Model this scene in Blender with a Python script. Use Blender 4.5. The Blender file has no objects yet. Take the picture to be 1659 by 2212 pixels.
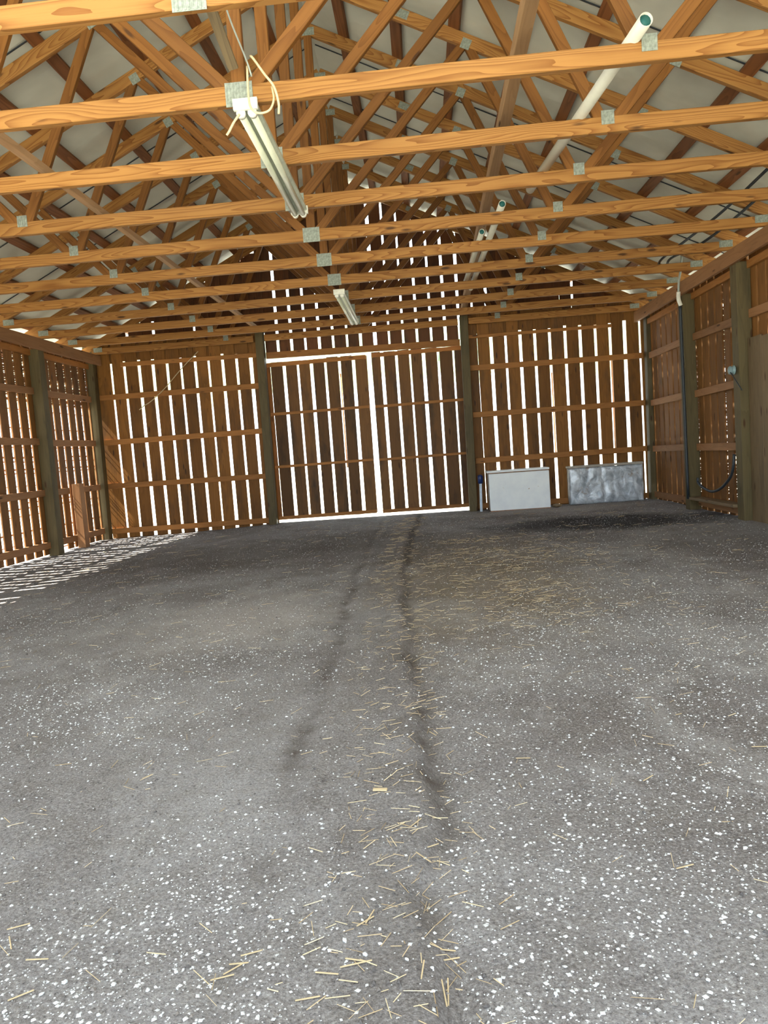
import bpy, bmesh, math, random
from mathutils import Vector, Matrix, noise
random.seed(7)
SC = bpy.context.scene
COL = SC.collection

# ------------------------------------------------------------------ camera
cd = bpy.data.cameras.new('camera'); cam = bpy.data.objects.new('camera', cd); COL.objects.link(cam)
cd.sensor_fit = 'VERTICAL'; cd.sensor_height = 24.0; cd.sensor_width = 18.0
cd.lens = 1534.5 / 2212 * 24.0; cd.clip_start = 0.02; cd.clip_end = 400
rt = Vector((0.995999, 0.053472, -0.071595)); fw = Vector((-0.059321, 0.994847, -0.082222)); up = Vector((0.066829, 0.08614, 0.994039))
cam.matrix_world = Matrix(((rt.x, up.x, -fw.x, 0.7162), (rt.y, up.y, -fw.y, 0.0), (rt.z, up.z, -fw.z, 0.8664), (0, 0, 0, 1)))
SC.camera = cam

# ------------------------------------------------------------------ world, sun, exposure
SKY_STRENGTH = 3.6
SUN_STRENGTH = 31.0
EXPOSURE = 0.27
w = bpy.data.worlds.new('world'); SC.world = w; w.use_nodes = True
bg = w.node_tree.nodes['Background']; bg.inputs[0].default_value = (0.80, 0.91, 1.0, 1); bg.inputs[1].default_value = SKY_STRENGTH
sd = bpy.data.lights.new('sun', 'SUN'); sun = bpy.data.objects.new('sun', sd); COL.objects.link(sun)
sd.energy = SUN_STRENGTH; sd.angle = 0.009; sd.color = (1.0, 0.93, 0.82)
sun.rotation_euler = Vector((1.0, 0.07, -1.34)).to_track_quat('-Z', 'Y').to_euler()
SC.view_settings.view_transform = 'Standard'; SC.view_settings.look = 'None'
SC.view_settings.exposure = EXPOSURE; SC.view_settings.gamma = 1; SC.view_settings.use_curve_mapping = False

# ------------------------------------------------------------------ materials
def new_mat(name):
    m = bpy.data.materials.new(name); m.use_nodes = True
    nt = m.node_tree; b = nt.nodes['Principled BSDF']
    return m, nt, b
def nd(nt, t, **kw):
    n = nt.nodes.new(t)
    for k, v in kw.items(): setattr(n, k, v)
    return n
def math_n(nt, op, a, b=None, clamp=False):
    n = nd(nt, 'ShaderNodeMath', operation=op, use_clamp=clamp)
    for i, v in enumerate((a, b)):
        if v is None: continue
        if isinstance(v, (int, float)): n.inputs[i].default_value = v
        else: nt.links.new(v, n.inputs[i])
    return n.outputs[0]
def mixc(nt, f, a, b, mode='MIX'):
    n = nd(nt, 'ShaderNodeMix', data_type='RGBA', blend_type=mode)
    for i, v in ((0, f), (6, a), (7, b)):
        if isinstance(v, (int, float)): n.inputs[i].default_value = v
        elif isinstance(v, tuple): n.inputs[i].default_value = (*v[:3], 1)
        else: nt.links.new(v, n.inputs[i])
    return n.outputs[2]
def ramp(nt, f, lo, hi):
    n = nd(nt, 'ShaderNodeMapRange'); n.inputs[1].default_value = lo; n.inputs[2].default_value = hi
    nt.links.new(f, n.inputs[0]); return n.outputs[0]
def noise_n(nt, vec, scale, detail=2.0, rough=0.5, dist=0.0):
    n = nd(nt, 'ShaderNodeTexNoise'); n.inputs['Scale'].default_value = scale
    n.inputs['Detail'].default_value = detail; n.inputs['Roughness'].default_value = rough; n.inputs['Distortion'].default_value = dist
    if vec is not None: nt.links.new(vec, n.inputs['Vector'])
    return n.outputs[0]
def wood(name, light, dark, stain=0.0, rings=9.0, ringmix=0.75, var=0.35, stain_col=(0.03, 0.022, 0.015), rough=0.6):
    m, nt, b = new_mat(name)
    tc = nd(nt, 'ShaderNodeTexCoord'); oi = nd(nt, 'ShaderNodeObjectInfo')
    off = nd(nt, 'ShaderNodeVectorMath', operation='SCALE'); off.inputs[0].default_value = (1, 1.7, 2.3)
    sc = math_n(nt, 'MULTIPLY', oi.outputs['Random'], 37.0); nt.links.new(sc, off.inputs['Scale'])
    add = nd(nt, 'ShaderNodeVectorMath', operation='ADD'); nt.links.new(tc.outputs['Object'], add.inputs[0]); nt.links.new(off.outputs[0], add.inputs[1])
    def stretch(v):
        mp = nd(nt, 'ShaderNodeMapping'); mp.inputs['Scale'].default_value = v; nt.links.new(add.outputs[0], mp.inputs['Vector']); return mp.outputs[0]
    n1 = noise_n(nt, stretch((0.9, 9, 9)), 1.0, 1.5, 0.45, 0.15)
    r = math_n(nt, 'MULTIPLY', n1, rings); r = math_n(nt, 'FRACT', r)
    r = math_n(nt, 'POWER', r, 2.0)
    fib = noise_n(nt, stretch((4, 150, 150)), 1.0, 2.0, 0.6)
    g = math_n(nt, 'ADD', math_n(nt, 'MULTIPLY', r, ringmix), math_n(nt, 'MULTIPLY', math_n(nt, 'SUBTRACT', fib, 0.5), 0.55), clamp=True)
    c = mixc(nt, g, light, dark)
    vo = nd(nt, 'ShaderNodeTexVoronoi'); vo.inputs['Scale'].default_value = 1.0; nt.links.new(stretch((3.0, 12, 12)), vo.inputs['Vector'])
    vc = nd(nt, 'ShaderNodeSeparateColor'); nt.links.new(vo.outputs['Color'], vc.inputs[0])
    kn = math_n(nt, 'MULTIPLY', ramp(nt, vo.outputs['Distance'], 0.17, 0.09), math_n(nt, 'GREATER_THAN', vc.outputs[0], 0.3))
    c = mixc(nt, math_n(nt, 'MULTIPLY', kn, 0.88), c, (0.055, 0.022, 0.008))
    if stain > 0:
        s = ramp(nt, noise_n(nt, stretch((1.3, 5, 5)), 1.0, 4.0, 0.65), 0.5, 0.78)
        c = mixc(nt, math_n(nt, 'MULTIPLY', s, stain), c, stain_col)
    # piece-to-piece tone
    wn = nd(nt, 'ShaderNodeTexWhiteNoise', noise_dimensions='1D'); nt.links.new(oi.outputs['Random'], wn.inputs['W'])
    v = math_n(nt, 'ADD', math_n(nt, 'MULTIPLY', wn.outputs[0], var), 1.0 - var / 2)
    hs = nd(nt, 'ShaderNodeHueSaturation'); nt.links.new(c, hs.inputs['Color']); nt.links.new(v, hs.inputs['Value'])
    nt.links.new(hs.outputs[0], b.inputs['Base Color']); b.inputs['Roughness'].default_value = rough
    b.inputs['Specular IOR Level'].default_value = 0.25
    bp = nd(nt, 'ShaderNodeBump'); bp.inputs['Strength'].default_value = 0.25; bp.inputs['Distance'].default_value = 0.003
    nt.links.new(g, bp.inputs['Height']); nt.links.new(bp.outputs[0], b.inputs['Normal'])
    return m
def plain(name, col, rough=0.5, metal=0.0, var=0.15, nscale=30.0, spots=None):
    m, nt, b = new_mat(name)
    tc = nd(nt, 'ShaderNodeTexCoord')
    n = noise_n(nt, tc.outputs['Object'], nscale, 4.0, 0.6)
    c = mixc(nt, ramp(nt, n, 0.3, 0.7), tuple(x * (1 - var) for x in col), tuple(min(1, x * (1 + var)) for x in col))
    if spots:
        s = ramp(nt, noise_n(nt, tc.outputs['Object'], spots[1], 5.0, 0.7), spots[2], spots[2] + 0.06)
        c = mixc(nt, s, c, spots[0])
    nt.links.new(c, b.inputs['Base Color']); b.inputs['Roughness'].default_value = rough; b.inputs['Metallic'].default_value = metal
    return m
M = {}
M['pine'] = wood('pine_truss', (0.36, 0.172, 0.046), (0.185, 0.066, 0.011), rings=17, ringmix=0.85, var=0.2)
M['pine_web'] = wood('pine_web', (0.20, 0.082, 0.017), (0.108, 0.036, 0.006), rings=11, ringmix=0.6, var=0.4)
M['purlin'] = wood('purlin_wood', (0.22, 0.085, 0.03), (0.13, 0.045, 0.015), stain=0.3)
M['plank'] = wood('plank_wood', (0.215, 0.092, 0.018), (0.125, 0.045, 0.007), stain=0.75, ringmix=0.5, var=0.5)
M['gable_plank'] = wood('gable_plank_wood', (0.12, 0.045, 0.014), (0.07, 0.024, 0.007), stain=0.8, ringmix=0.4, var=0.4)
M['side_plank'] = wood('side_plank_wood', (0.235, 0.105, 0.03), (0.15, 0.06, 0.015), stain=0.6, ringmix=0.45, var=0.4)
M['door_plank'] = wood('door_plank_wood', (0.165, 0.078, 0.024), (0.095, 0.041, 0.012), stain=0.9, ringmix=0.4, var=0.65, stain_col=(0.02, 0.018, 0.014))
M['girt'] = wood('girt_wood', (0.37, 0.160, 0.042), (0.25, 0.095, 0.022), stain=0.3, ringmix=0.5, var=0.25)
M['side_girt'] = wood('side_girt_wood', (0.33, 0.165, 0.072), (0.23, 0.105, 0.042), stain=0.35, ringmix=0.5, var=0.25)
M['post'] = wood('treated_post_wood', (0.115, 0.088, 0.040), (0.06, 0.046, 0.02), stain=0.6, ringmix=0.4, var=0.3, stain_col=(0.02, 0.022, 0.016))
M['grey_panel'] = wood('weathered_panel', (0.22, 0.155, 0.085), (0.14, 0.095, 0.05), stain=0.5, ringmix=0.45)
M['brace'] = wood('brace_wood', (0.44, 0.27, 0.14), (0.31, 0.175, 0.085), stain=0.25, ringmix=0.5)
M['dark_board'] = wood('dark_board', (0.18, 0.13, 0.07), (0.06, 0.045, 0.03), stain=0.9, ringmix=0.4)
M['lath'] = wood('lath_wood', (0.55, 0.30, 0.19), (0.42, 0.2, 0.12), ringmix=0.3)
M['plate'] = plain('galvanised_plate', (0.25, 0.275, 0.23), 0.5, 0.15, 0.35, 60)
M['pvc'] = plain('pvc_plastic', (0.62, 0.60, 0.50), 0.4, 0, 0.08, 8)
M['pvc_in'] = plain('pipe_bore', (0.01, 0.10, 0.09), 0.6)
M['lamp_metal'] = plain('lamp_enamel', (0.50, 0.54, 0.44), 0.35, 0.0, 0.12, 20)
M['lamp_tube'] = plain('dusty_glass_tube', (0.74, 0.77, 0.60), 0.25, 0.0, 0.08, 10)
M['socket'] = plain('socket_plastic', (0.80, 0.80, 0.70), 0.35)
M['wire'] = plain('cream_cable', (0.62, 0.50, 0.30), 0.6)
M['black'] = plain('black_rubber', (0.02, 0.028, 0.035), 0.5)
M['conduit'] = plain('grey_conduit', (0.36, 0.40, 0.36), 0.5)
M['ceramic'] = plain('glazed_insulator', (0.22, 0.32, 0.33), 0.3)
M['white_paint'] = plain('white_painted_board', (0.90, 0.95, 0.98), 0.45, 0, 0.06, 6, spots=((0.42, 0.26, 0.14), 13.0, 0.665))
M['box_edge'] = plain('rusty_edge', (0.30, 0.16, 0.09), 0.7, 0, 0.3, 40)
M['box_side'] = plain('box_side_paint', (0.42, 0.38, 0.32), 0.6, 0, 0.2, 12)
M['blue'] = plain('dark_blue_plastic', (0.01, 0.03, 0.14), 0.4)
M['white_pole'] = plain('white_pole', (0.55, 0.66, 0.78), 0.4)
# foil
m, nt, b = new_mat('crumpled_foil'); M['foil'] = m
tc = nd(nt, 'ShaderNodeTexCoord')
n = noise_n(nt, tc.outputs['Object'], 9, 5, 0.65, 0.6); n2 = noise_n(nt, tc.outputs['Object'], 4.0, 4, 0.7)
c = mixc(nt, ramp(nt, n, 0.35, 0.7), (0.34, 0.38, 0.42), (0.85, 0.90, 0.95))
c = mixc(nt, ramp(nt, n2, 0.62, 0.70), c, (0.36, 0.27, 0.21))
nt.links.new(c, b.inputs['Base Color']); b.inputs['Metallic'].default_value = 0.3; b.inputs['Roughness'].default_value = 0.38
bp = nd(nt, 'ShaderNodeBump'); bp.inputs['Strength'].default_value = 0.7; bp.inputs['Distance'].default_value = 0.02
nt.links.new(n, bp.inputs['Height']); nt.links.new(bp.outputs[0], b.inputs['Normal'])
# roof sheet
m, nt, b = new_mat('roof_sheet_underside'); M['roof'] = m
tc = nd(nt, 'ShaderNodeTexCoord')
n = noise_n(nt, tc.outputs['Object'], 1.6, 3, 0.6, 0.4)
c = mixc(nt, ramp(nt, n, 0.3, 0.72), (0.50, 0.51, 0.44), (0.68, 0.69, 0.60))
nt.links.new(c, b.inputs['Base Color']); b.inputs['Roughness'].default_value = 0.55
bp = nd(nt, 'ShaderNodeBump'); bp.inputs['Strength'].default_value = 0.5; bp.inputs['Distance'].default_value = 0.03
nt.links.new(noise_n(nt, tc.outputs['Object'], 3.5, 2, 0.5), bp.inputs['Height']); nt.links.new(bp.outputs[0], b.inputs['Normal'])
# dirt floor
m, nt, b = new_mat('packed_dirt'); M['dirt'] = m
geo = nd(nt, 'ShaderNodeNewGeometry'); P_ = geo.outputs['Position']
big = noise_n(nt, P_, 0.75, 4, 0.6, 0.3); med = noise_n(nt, P_, 6.0, 5, 0.7); fine = noise_n(nt, P_, 150.0, 5, 0.8)
c = mixc(nt, ramp(nt, big, 0.36, 0.62), (0.168, 0.150, 0.142), (0.305, 0.292, 0.29))
mpw = nd(nt, 'ShaderNodeMapping'); mpw.inputs['Scale'].default_value = (1.5, 0.85, 1); nt.links.new(P_, mpw.inputs['Vector'])
worn = ramp(nt, noise_n(nt, mpw.outputs[0], 1.0, 7, 0.68, 0.5), 0.52, 0.60)
c = mixc(nt, math_n(nt, 'MULTIPLY', worn, 0.55), c, (0.36, 0.345, 0.335))                              # dusty worn areas
damp = ramp(nt, noise_n(nt, mpw.outputs[0], 2.3, 6, 0.7, 0.4), 0.55, 0.66)
c = mixc(nt, math_n(nt, 'MULTIPLY', damp, 0.5), c, (0.115, 0.10, 0.095))
c = mixc(nt, math_n(nt, 'MULTIPLY', ramp(nt, med, 0.42, 0.72), 0.5), c, (0.17, 0.15, 0.13))
c = mixc(nt, math_n(nt, 'MULTIPLY', ramp(nt, fine, 0.50, 0.66), 0.7), c, (0.48, 0.47, 0.45))
c = mixc(nt, math_n(nt, 'MULTIPLY', ramp(nt, fine, 0.46, 0.34), 0.75), c, (0.05, 0.045, 0.045))
def blob(cx, cy, rx, ry, lo, hi):
    mp = nd(nt, 'ShaderNodeMapping'); mp.inputs['Location'].default_value = (-cx / rx, -cy / ry, 0); mp.inputs['Scale'].default_value = (1 / rx, 1 / ry, 0)
    nt.links.new(P_, mp.inputs['Vector'])
    ln = nd(nt, 'ShaderNodeVectorMath', operation='LENGTH'); nt.links.new(mp.outputs[0], ln.inputs[0])
    d = math_n(nt, 'ADD', ln.outputs['Value'], math_n(nt, 'MULTIPLY', math_n(nt, 'SUBTRACT', noise_n(nt, P_, 2.2, 4, 0.65), 0.5), 1.3))
    return ramp(nt, d, hi, lo)
c = mixc(nt, math_n(nt, 'MULTIPLY', blob(2.5, 7.4, 1.5, 0.85, 0.45, 1.0), 0.85), c, (0.024, 0.022, 0.022))   # spilled char and old manure
c = mixc(nt, math_n(nt, 'MULTIPLY', blob(1.1, 5.0, 0.8, 2.2, 0.4, 1.1), 0.45), c, (0.22, 0.165, 0.085))       # trodden straw dust
c = mixc(nt, math_n(nt, 'MULTIPLY', blob(-1.2, 6.6, 2.6, 1.4, 0.4, 1.1), 0.55), c, (0.105, 0.088, 0.072))
c = mixc(nt, math_n(nt, 'MULTIPLY', blob(-0.35, 3.9, 0.75, 0.9, 0.3, 1.0), 0.6), c, (0.45, 0.42, 0.39))       # worn pale patch
c = mixc(nt, math_n(nt, 'MULTIPLY', blob(2.2, 9.2, 1.6, 0.5, 0.4, 1.0), 0.6), c, (0.42,0.39,0.36))
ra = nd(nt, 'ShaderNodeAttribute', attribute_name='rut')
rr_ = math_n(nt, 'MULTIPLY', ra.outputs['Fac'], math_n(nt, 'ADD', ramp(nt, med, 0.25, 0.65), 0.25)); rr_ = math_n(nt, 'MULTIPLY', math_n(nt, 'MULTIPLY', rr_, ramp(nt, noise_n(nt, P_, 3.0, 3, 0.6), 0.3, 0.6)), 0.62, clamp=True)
c = mixc(nt, rr_, c, (0.085, 0.070, 0.058))                                                             # dark crumbs along the ruts, plus their shadow line painted into the colour
nt.links.new(c, b.inputs['Base Color']); b.inputs['Roughness'].default_value = 0.95; b.inputs['Specular IOR Level'].default_value = 0.1
bp = nd(nt, 'ShaderNodeBump'); bp.inputs['Strength'].default_value = 0.8; bp.inputs['Distance'].default_value = 0.012
h_ = math_n(nt, 'ADD', math_n(nt, 'MULTIPLY', fine, 0.5), noise_n(nt, P_, 38.0, 4, 0.7)); nt.links.new(h_, bp.inputs['Height']); nt.links.new(bp.outputs[0], b.inputs['Normal'])
def stone_mat(name, a, b_):
    m, nt, b = new_mat(name); oi = nd(nt, 'ShaderNodeNewGeometry')
    c = mixc(nt, oi.outputs['Random Per Island'], a, b_); nt.links.new(c, b.inputs['Base Color']); b.inputs['Roughness'].default_value = 0.7
    return m
M['gravel'] = stone_mat('pale_gravel', (0.42, 0.41, 0.39), (0.74, 0.78, 0.80))
M['clod'] = stone_mat('dark_clod', (0.07, 0.062, 0.06), (0.20, 0.175, 0.155))
M['straw'] = stone_mat('dry_straw', (0.34, 0.24, 0.12), (0.68, 0.55, 0.34))
M['grass'] = plain('sunlit_grass', (0.62, 0.62, 0.52), 0.9, 0, 0.4, 1.5)
M['leaf'] = plain('tree_foliage', (0.42, 0.52, 0.38), 0.8, 0, 0.5, 1.2)

# ------------------------------------------------------------------ helpers
def link(name, me, mat=None, parent=None, mw=None):
    if mat is not None and not me.materials: me.materials.append(M[mat])
    o = bpy.data.objects.new(name, me); COL.objects.link(o)
    if parent is not None: o.parent = parent
    if mw is None and parent is not None: mw = Matrix()
    if mw is not None:
        if parent is not None: mw = ROOTM[parent.name].inverted() @ mw
        o.matrix_local = mw
        ROOTM[o.name] = (ROOTM[parent.name] if parent is not None else Matrix()) @ mw
    else: ROOTM[o.name] = ROOTM[parent.name].copy() if parent is not None else Matrix()
    return o
ROOTM = {}
def empty(name, loc=(0, 0, 0)):
    o = bpy.data.objects.new(name, None); COL.objects.link(o); o.location = loc; o.empty_display_size = 0.1
    ROOTM[o.name] = Matrix.Translation(loc); return o
def tag(o, label, cat, group=None, kind=None):
    o['label'] = label; o['category'] = cat
    if group: o['group'] = group
    if kind: o['kind'] = kind
    return o
CACHE = {}
def beam_mesh(L, w_, d_, mat, ch=0.003, bow=0.0, taper=0.0):
    """box, long axis X, width Y, depth Z, chamfered long edges"""
    key = (round(L, 3), round(w_, 4), round(d_, 4), mat, round(bow, 4), round(taper, 4))
    if key in CACHE: return CACHE[key]
    a, b_ = w_ / 2, d_ / 2; ch = min(ch, w_ * .2, d_ * .2)
    prof = [(-a + ch, -b_), (a - ch, -b_), (a, -b_ + ch), (a, b_ - ch), (a - ch, b_), (-a + ch, b_), (-a, b_ - ch), (-a, -b_ + ch)]
    ns = 2 if (bow == 0 and taper == 0) else 5
    vs, fs = [], []
    for i in range(ns):
        t = i / (ns - 1); k = 1 - taper * t
        off = bow * math.sin(math.pi * t)
        vs += [(-L / 2 + L * t, p[0] + (off if w_ > d_ else 0), p[1] * 1.0 + (off if d_ >= w_ else 0)) if taper == 0 else (-L / 2 + L * t, p[0] * k + off, p[1]) for p in prof]
    for i in range(ns - 1):
        for j in range(8):
            j2 = (j + 1) % 8
            fs.append((i * 8 + j, (i + 1) * 8 + j, (i + 1) * 8 + j2, i * 8 + j2))
    fs.append(tuple(range(8))); e = (ns - 1) * 8; fs.append(tuple(e + 7 - j for j in range(8)))
    me = bpy.data.meshes.new('beam'); me.from_pydata(vs, [], fs); me.update(); me.materials.append(M[mat]); 
    bm = bmesh.new(); bm.from_mesh(me); bmesh.ops.recalc_face_normals(bm, faces=bm.faces); bm.to_mesh(me); bm.free()
    CACHE[key] = me; return me
def member(name, p0, p1, w_, d_, mat, parent=None, yhint=(0, 1, 0), bow=0.0, taper=0.0):
    """w_ = size along yhint, d_ = the other transverse size"""
    p0 = Vector(p0); p1 = Vector(p1); x = (p1 - p0); L = x.length; x.normalize()
    y = Vector(yhint); y = (y - x * y.dot(x)).normalized(); z = x.cross(y)
    c = (p0 + p1) / 2
    mw = Matrix(((x.x, y.x, z.x, c.x), (x.y, y.y, z.y, c.y), (x.z, y.z, z.z, c.z), (0, 0, 0, 1)))
    return link(name, beam_mesh(L, w_, d_, mat, min(0.003, w_ * .2, d_ * .2), bow, taper), None, parent, mw)
def mesh_from(name, vs, fs, mat, smooth=False):
    me = bpy.data.meshes.new(name); me.from_pydata(vs, [], fs); me.update(); me.materials.append(M[mat])
    if smooth:
        for p in me.polygons: p.use_smooth = True
    return me
def tube(name, pts, r, mat, parent=None, n=8, cap=True, smooth=True):
    """swept round tube through points, world coords"""
    P = [Vector(p) for p in pts]
    vs, fs = [], []
    prev = None
    for i, p in enumerate(P):
        t = (P[min(i + 1, len(P) - 1)] - P[max(i - 1, 0)]).normalized()
        a = Vector((0, 0, 1)) if abs(t.z) < .9 else Vector((1, 0, 0))
        if prev is not None: a = prev
        u = (a - t * a.dot(t)).normalized(); v = t.cross(u); prev = u
        rr = r[i] if isinstance(r, (list, tuple)) else r
        for k in range(n):
            an = 2 * math.pi * k / n; vs.append(p + u * rr * math.cos(an) + v * rr * math.sin(an))
    for i in range(len(P) - 1):
        for k in range(n):
            k2 = (k + 1) % n; fs.append((i * n + k, i * n + k2, (i + 1) * n + k2, (i + 1) * n + k))
    if cap: fs.append(tuple(range(n))[::-1]); fs.append(tuple((len(P) - 1) * n + k for k in range(n)))
    c = sum(P, Vector()) / len(P)
    me = mesh_from(name, [v - c for v in vs], fs, mat, smooth)
    return link(name, me, None, parent, Matrix.Translation(c))
def curve_pts(ctrl, n=6):
    """Catmull-Rom"""
    P = [Vector(c) for c in ctrl]; P = [2 * P[0] - P[1]] + P + [2 * P[-1] - P[-2]]; out = []
    for i in range(1, len(P) - 2):
        for k in range(n):
            t = k / n; a, b_, c, d_ = P[i - 1:i + 3]
            out.append(0.5 * ((2 * b_) + (c - a) * t + (2 * a - 5 * b_ + 4 * c - d_) * t * t + (3 * b_ - a - 3 * c + d_) * t ** 3))
    out.append(P[-2]); return out

# ------------------------------------------------------------------ key dimensions
D = 0.70; Y0 = 2.62; NT = 11
YT = [Y0 + D * i for i in range(NT)]         # truss planes
SL = 0.49; ZP = 4.39                         # roof slope, peak
CB, CD = 2.483, 0.083                        # chord underside, depth
XW = 3.79; YB = 9.78; YF = 0.40              # wall face, back boards, open front
ztop = lambda x: ZP - SL * abs(x)            # top chord centre line
SN = math.sqrt(1 + SL * SL)

# ------------------------------------------------------------------ floor and ground
RUT = [(9.2, 0.60), (8.05, 0.54), (5.9, 0.50), (4.35, 0.52), (3.5, 0.565), (2.94, 0.595), (2.48, 0.63), (2.2, 0.648), (1.77, 0.65), (1.59, 0.67), (1.3, 0.64), (1.1, 0.665), (0.3, 0.68)]
RUT2 = [(6.5, 0.16), (4.44, 0.195), (3.69, 0.235), (2.87, 0.28), (2.43, 0.293), (2.1, 0.29), (1.8, 0.297), (1.4, 0.318), (0.3, 0.34)]
def lerp_path(pth, y):
    for (ya, xa), (yb, xb) in zip(pth, pth[1:]):
        if ya >= y >= yb: return xa + (xb - xa) * (ya - y) / (ya - yb)
    return pth[0][1] if y > pth[0][0] else pth[-1][1]
def fz(x, y):
    z = -0.055 * min(1, max(0, (-x - 1.4) / 1.4)) - 0.004 * y / 9
    n = noise.noise(Vector((x * 0.9, y * 0.9, 3.1))); z += 0.016 * n
    n2 = noise.noise(Vector((x * 5, y * 5, 1.7))); z += 0.006 * n2
    z += 0.0035 * noise.noise(Vector((x * 21, y * 21, 5.2)))
    wob = 0.035 * noise.noise(Vector((y * 2.6, 7.7, 0))) + 0.02 * noise.noise(Vector((y * 9.0, 2.2, 0)))
    d = x - lerp_path(RUT, y) - wob
    amp = 0.6 + 0.6 * noise.noise(Vector((y * 1.9, 0.3, 9)))
    amp = max(0.15, amp)
    if d < 0: z += 0.030 * amp * math.exp(-(d / 0.10) ** 2)
    else: z += 0.030 * amp * math.exp(-(d / 0.018) ** 2) - 0.022 * amp * math.exp(-((d - 0.045) / 0.03) ** 2)
    d2 = x - lerp_path(RUT2, y) - wob * 0.8
    z += -0.011 * math.exp(-(d2 / 0.03) ** 2) * max(0, amp - .1) + 0.008 * math.exp(-((d2 - 0.07) / 0.04) ** 2)
    if y > 9.3: z *= max(0.0, 1 - (y - 9.3) / 0.6) if x > -1.3 else 1
    return z
def grid_floor():
    ys = [YF - 0.4]; 
    while ys[-1] < YB + 0.05: ys.append(ys[-1] + (0.018 if ys[-1] < 2.6 else 0.03 if ys[-1] < 5 else 0.05))
    xs = [-XW - 0.03]
    while xs[-1] < XW + 0.03:
        x = xs[-1]; xs.append(x + (0.02 if -0.4 < x < 1.5 else 0.04 if -2 < x < 2.6 else 0.06))
    vs = [(x, y, fz(x, y)) for y in ys for x in xs]; nx = len(xs)
    fs = [(j * nx + i, j * nx + i + 1, (j + 1) * nx + i + 1, (j + 1) * nx + i) for j in range(len(ys) - 1) for i in range(nx - 1)]
    me = mesh_from('floor', vs, fs, 'dirt', True)
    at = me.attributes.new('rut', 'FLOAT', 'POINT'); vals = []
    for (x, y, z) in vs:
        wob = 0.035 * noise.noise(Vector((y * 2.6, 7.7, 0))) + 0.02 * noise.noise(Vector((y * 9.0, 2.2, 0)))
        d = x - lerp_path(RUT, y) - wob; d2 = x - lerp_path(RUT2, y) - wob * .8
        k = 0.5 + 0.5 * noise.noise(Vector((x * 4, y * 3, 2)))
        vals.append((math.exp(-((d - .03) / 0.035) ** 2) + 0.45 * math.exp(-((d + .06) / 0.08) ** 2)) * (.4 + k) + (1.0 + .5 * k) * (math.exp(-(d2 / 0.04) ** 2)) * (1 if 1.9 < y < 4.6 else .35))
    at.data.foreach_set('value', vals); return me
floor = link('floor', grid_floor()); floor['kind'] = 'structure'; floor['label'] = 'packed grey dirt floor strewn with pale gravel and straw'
g = mesh_from('ground', [(-70, -60, -0.14), (70, -60, -0.14), (70, 90, -0.14), (-70, 90, -0.14)], [(0, 1, 2, 3)], 'grass')
ground = link('ground', g); ground['kind'] = 'structure'; ground['label'] = 'sunlit grass outside the barn, seen through the board gaps'

rnd = random.Random(3)
def rock_template(n, seed):
    r = random.Random(seed); bm = bmesh.new(); bmesh.ops.create_icosphere(bm, subdivisions=n, radius=1)
    for v in bm.verts: v.co *= r.uniform(0.72, 1.15)
    vs = [v.co.copy() for v in bm.verts]; fs = [tuple(v.index for v in f.verts) for f in bm.faces]; bm.free(); return vs, fs
OCT = ([Vector(v) for v in ((1, 0, 0), (-.9, .2, 0), (0, 1, .1), (.1, -.95, 0), (0, 0, 1), (0, 0, -.8))], [(0, 2, 4), (2, 1, 4), (1, 3, 4), (3, 0, 4), (2, 0, 5), (1, 2, 5), (3, 1, 5), (0, 3, 5)])
def in_view(y): 
    return 0.716 - 0.06 * y - 0.575 * y - 0.12, 0.716 - 0.06 * y + 0.575 * y + 0.12
def scatter(name, count, smin, smax, powr, dens, mat, flat=0.5, sink=0.35):
    vs, fs = [], []
    k = 0; tries = 0
    while k < count and tries < count * 8:
        tries += 1
        y = 0.55 + 9.1 * rnd.random() ** 1.25
        a, b_ = in_view(y); x = rnd.uniform(max(-3.7, a), min(3.7, b_))
        if rnd.random() > dens(x, y): continue
        s = smin + (smax - smin) * rnd.random() ** powr
        an = rnd.uniform(0, 6.28); ca, sa = math.cos(an), math.sin(an); e = rnd.uniform(0.55, 1.0)
        z = fz(x, y) + s * flat * (1 - 2 * sink) * 0.5; base = len(vs)
        jt = [rnd.uniform(.75, 1.2) for _ in range(6)]
        for q, j in zip(OCT[0], jt):
            u, v = q.x * s * j, q.y * s * e * j
            vs.append((x + u * ca - v * sa, y + u * sa + v * ca, z + q.z * s * flat))
        fs += [tuple(base + i for i in f) for f in OCT[1]]; k += 1
    return mesh_from(name, vs, fs, mat)
def dens_g(x, y):
    n = 0.5 + 0.75 * noise.noise(Vector((x * 0.8, y * 0.8, 11.0))) + 0.35 * noise.noise(Vector((x * 3, y * 3, 4.0)))
    if y > 5.5: n *= 0.85
    if x > 0.7: n += 0.25
    d = abs(x - lerp_path(RUT, y) + 0.06)
    if d < 0.1: n *= 0.25
    return max(0.14, n)
o = link('gravel', scatter('gravel', 56000, 0.0019, 0.0062, 4.0, dens_g, 'gravel'), None, floor); o['kind'] = 'stuff'
o = link('dirt_clods', scatter('dirt_clods', 13000, 0.0015, 0.0065, 3.0, lambda x, y: 0.25 + (0.75 if abs(x - lerp_path(RUT, y) + 0.03) < 0.14 else 0) + (0.5 if 1.2 < x < 3.3 and 6.6 < y < 8.2 else 0), 'clod', 0.7, 0.2), None, floor); o['kind'] = 'stuff'
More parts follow.
